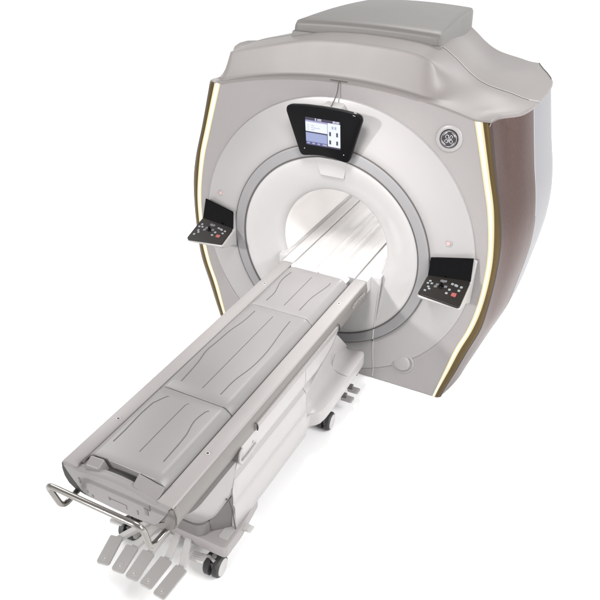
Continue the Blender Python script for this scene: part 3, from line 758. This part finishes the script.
# docking step at the scanner end, both sides
for s in (1, -1):
    AT = [(-.90, (.296, .475, .292, .40, .300)), (-.86, (.295, .495, .288, .38, .301)), (-.825, (.292, .515, .280, .37, .304)), (-.805, (.292, .520, .276, .36, .322)), (-.79, (.292, .525, .274, .355, .337)), (-.765, (.292, .535, .267, .348, .350)), (-.72, (.292, .55, .258, .34, .357)), (-.66, (.292, .567, .250, .332, .359)), (-.56, (.292, .60, .240, .322, .359)),
          (-.50, (.291, .650, .235, .318, .358)), (-.42, (.279, .585, .231, .313, .357)), (-.35, (.267, .520, .228, .310, .356)), (-.27, (.252, .445, .226, .307, .355)), (-.20, (.240, .380, .225, .305, .353)), (-.15, (.230, .333, .224, .305, .351)), (-.125, (.225, .312, .223, .304, .348)), (-.115, (.222, .304, .220, .298, .340))]
    def dsec(y, p):
        xa, za, xc, zc, lip = p; zl = .288 if y > -.87 else .30
        pts = [(.15, .20), (.15, za - .004), (xa - .02, za), (xa, za - .002)]
        for k in range(1, 10):     # concave sweep wall to shelf
            t = k / 10; B = (lip - .012, zl + .002)
            w0, w1, w2, w3 = (1 - t) ** 3, 3 * t * (1 - t) ** 2, 3 * t * t * (1 - t), t ** 3
            cx = xc - .012; cz = zc - .03
            pts.append((w0 * xa + w1 * (cx + .006) + w2 * cx + w3 * B[0], w0 * (za - .002) + w1 * (cz * .7 + za * .3) + w2 * cz + w3 * B[1]))
        pts += [(lip - .012, zl + .002), (lip - .004, zl - .001), (lip, zl - .008), (lip, .205), (lip - .006, .195), (.15, .195)]
        return [(s * x, y, z) for x, z in pts]
    ys_ = [q[0] for q in AT]
    dk_ = build('docking_step', loft([dsec(y, p) for y, p in AT]), 'tbody', tab, ang=32)
    build('step_seam', tube([(s * .262, -.400, .43), (s * .246, -.400, .36), (s * .250, -.400, .315), (s * .29, -.400, .297), (s * .352, -.400, .290)], .0022, 6), 'mark', dk_)
    for y in (-.335, -.235):
        pl = build('dock_pedal', loft([[(s * x, yy, z) for x, yy in roundpoly([(.30, y - .026), (.375, y - .026), (.375, y + .026), (.30, y + .026)], .012)] for z in (.056, .064, .068)]), 'pedal', tab, ang=40)
        build('pedal_arm', box(min(s * .24, s * .33), max(s * .24, s * .33), y - .010, y + .010, .06, .10), 'plinth', pl, bevel=.003)
    build('dock_latch', tube([(s * .31, -.15, .19), (s * .315, -.15, .15), (s * .312, -.14, .11)], [.010, .009, .006], 8), mat('latch_brown', (.10, .04, .03), .4), tab)
build('dock_core', hexa([(-.2, -.62, .12), (.2, -.62, .12), (.2, -.12, .12), (-.2, -.12, .12)], [(-.22, -.62, .60), (.22, -.62, .60), (.22, -.13, .27), (-.22, -.13, .27)]), 'tbody', tab)

# lettering along the rail side near the bore
Mx = frame((.3105, -.20, .712), (0, 1, 0), (0, 0, 1))
text_obj('rail_lettering', 'OPTIMA', .040, Mx, 'mark', tab, sx=1.3)

# ------------------------------------------------------------------ camera
cam = bpy.data.cameras.new('camera'); co = bpy.data.objects.new('camera', cam); COL.objects.link(co)
co.location = (1.5693314123648185, -3.5589339674207823, 2.8973813376017317)
co.rotation_euler = (0.9130616623417682, 0.0063274125167640865, 0.49419066260597994)
cam.sensor_width = 36; cam.lens = 0.6967353220293352 * 1000 / 600 * 36
cam.shift_x = .24929042 * 100 / 600; cam.shift_y = .75344437 * 100 / 600
cam.clip_end = 200; cam.clip_start = .05
sc.camera = co

# ------------------------------------------------------------------ light
w = bpy.data.worlds.new('World'); sc.world = w; w.use_nodes = True
w.node_tree.nodes['Background'].inputs[0].default_value = (1, .995, .99, 1)
w.node_tree.nodes['Background'].inputs[1].default_value = .60
def area(name, loc, tgt, size, power, col=(1, 1, 1), sy=None):
    l = bpy.data.lights.new(name, 'AREA'); l.energy = power; l.size = size; l.color = col
    if sy: l.shape = 'RECTANGLE'; l.size_y = sy
    o = bpy.data.objects.new(name, l); COL.objects.link(o); o.location = loc
    o.rotation_euler = (Vector(tgt) - Vector(loc)).to_track_quat('-Z', 'Y').to_euler(); return o
def sunl(name, d, e, ang):
    l = bpy.data.lights.new(name, 'SUN'); l.energy = e; l.angle = R_(ang); l.color = (1, .99, .98)
    o = bpy.data.objects.new(name, l); COL.objects.link(o); o.rotation_euler = Vector(d).to_track_quat('-Z', 'Y').to_euler(); o.location = tuple(-4 * q for q in d)
sunl('key_lamp', (.52, 1.0, -.40), 2.35, 4)
sunl('back_fill', (.15, -.8, -.9), 1.3, 25)  # unseen sun added from behind, lifts the floor towards white
tl = area('table_lamp', (.2, -.85, 2.45), (.1, -.22, .7), .35, 9.5); tl.data.spread = R_(75)
area('fill_lamp', (4.5, -1.0, 4.2), (1.2, -.6, 0), 2.5, 230)
area('right_lamp', (3.2, -2.4, 2.4), (-.2, .1, .9), .7, 42)
area('rear_fill', (3.0, 4.5, 4.5), (1.5, 1.5, 0), 2.5, 90)  # added out of frame to brighten the floor behind the scanner
area('left_fill', (-4.5, 0.5, 4.2), (-1.5, -.5, 0), 2.5, 120)  # unseen lamp added to whiten the floor left of the table
for y, e in ((.38, 1.5), (.90, 2.6)):
    pl = bpy.data.lights.new('bore_light', 'POINT'); pl.energy = e; pl.shadow_soft_size = .08; po = bpy.data.objects.new('bore_light', pl); COL.objects.link(po); po.location = (.14, y, 1.06)

sc.view_settings.view_transform = 'Standard'; sc.view_settings.look = 'None'; sc.view_settings.exposure = 0; sc.view_settings.gamma = 1
sc.cycles.max_bounces = 8
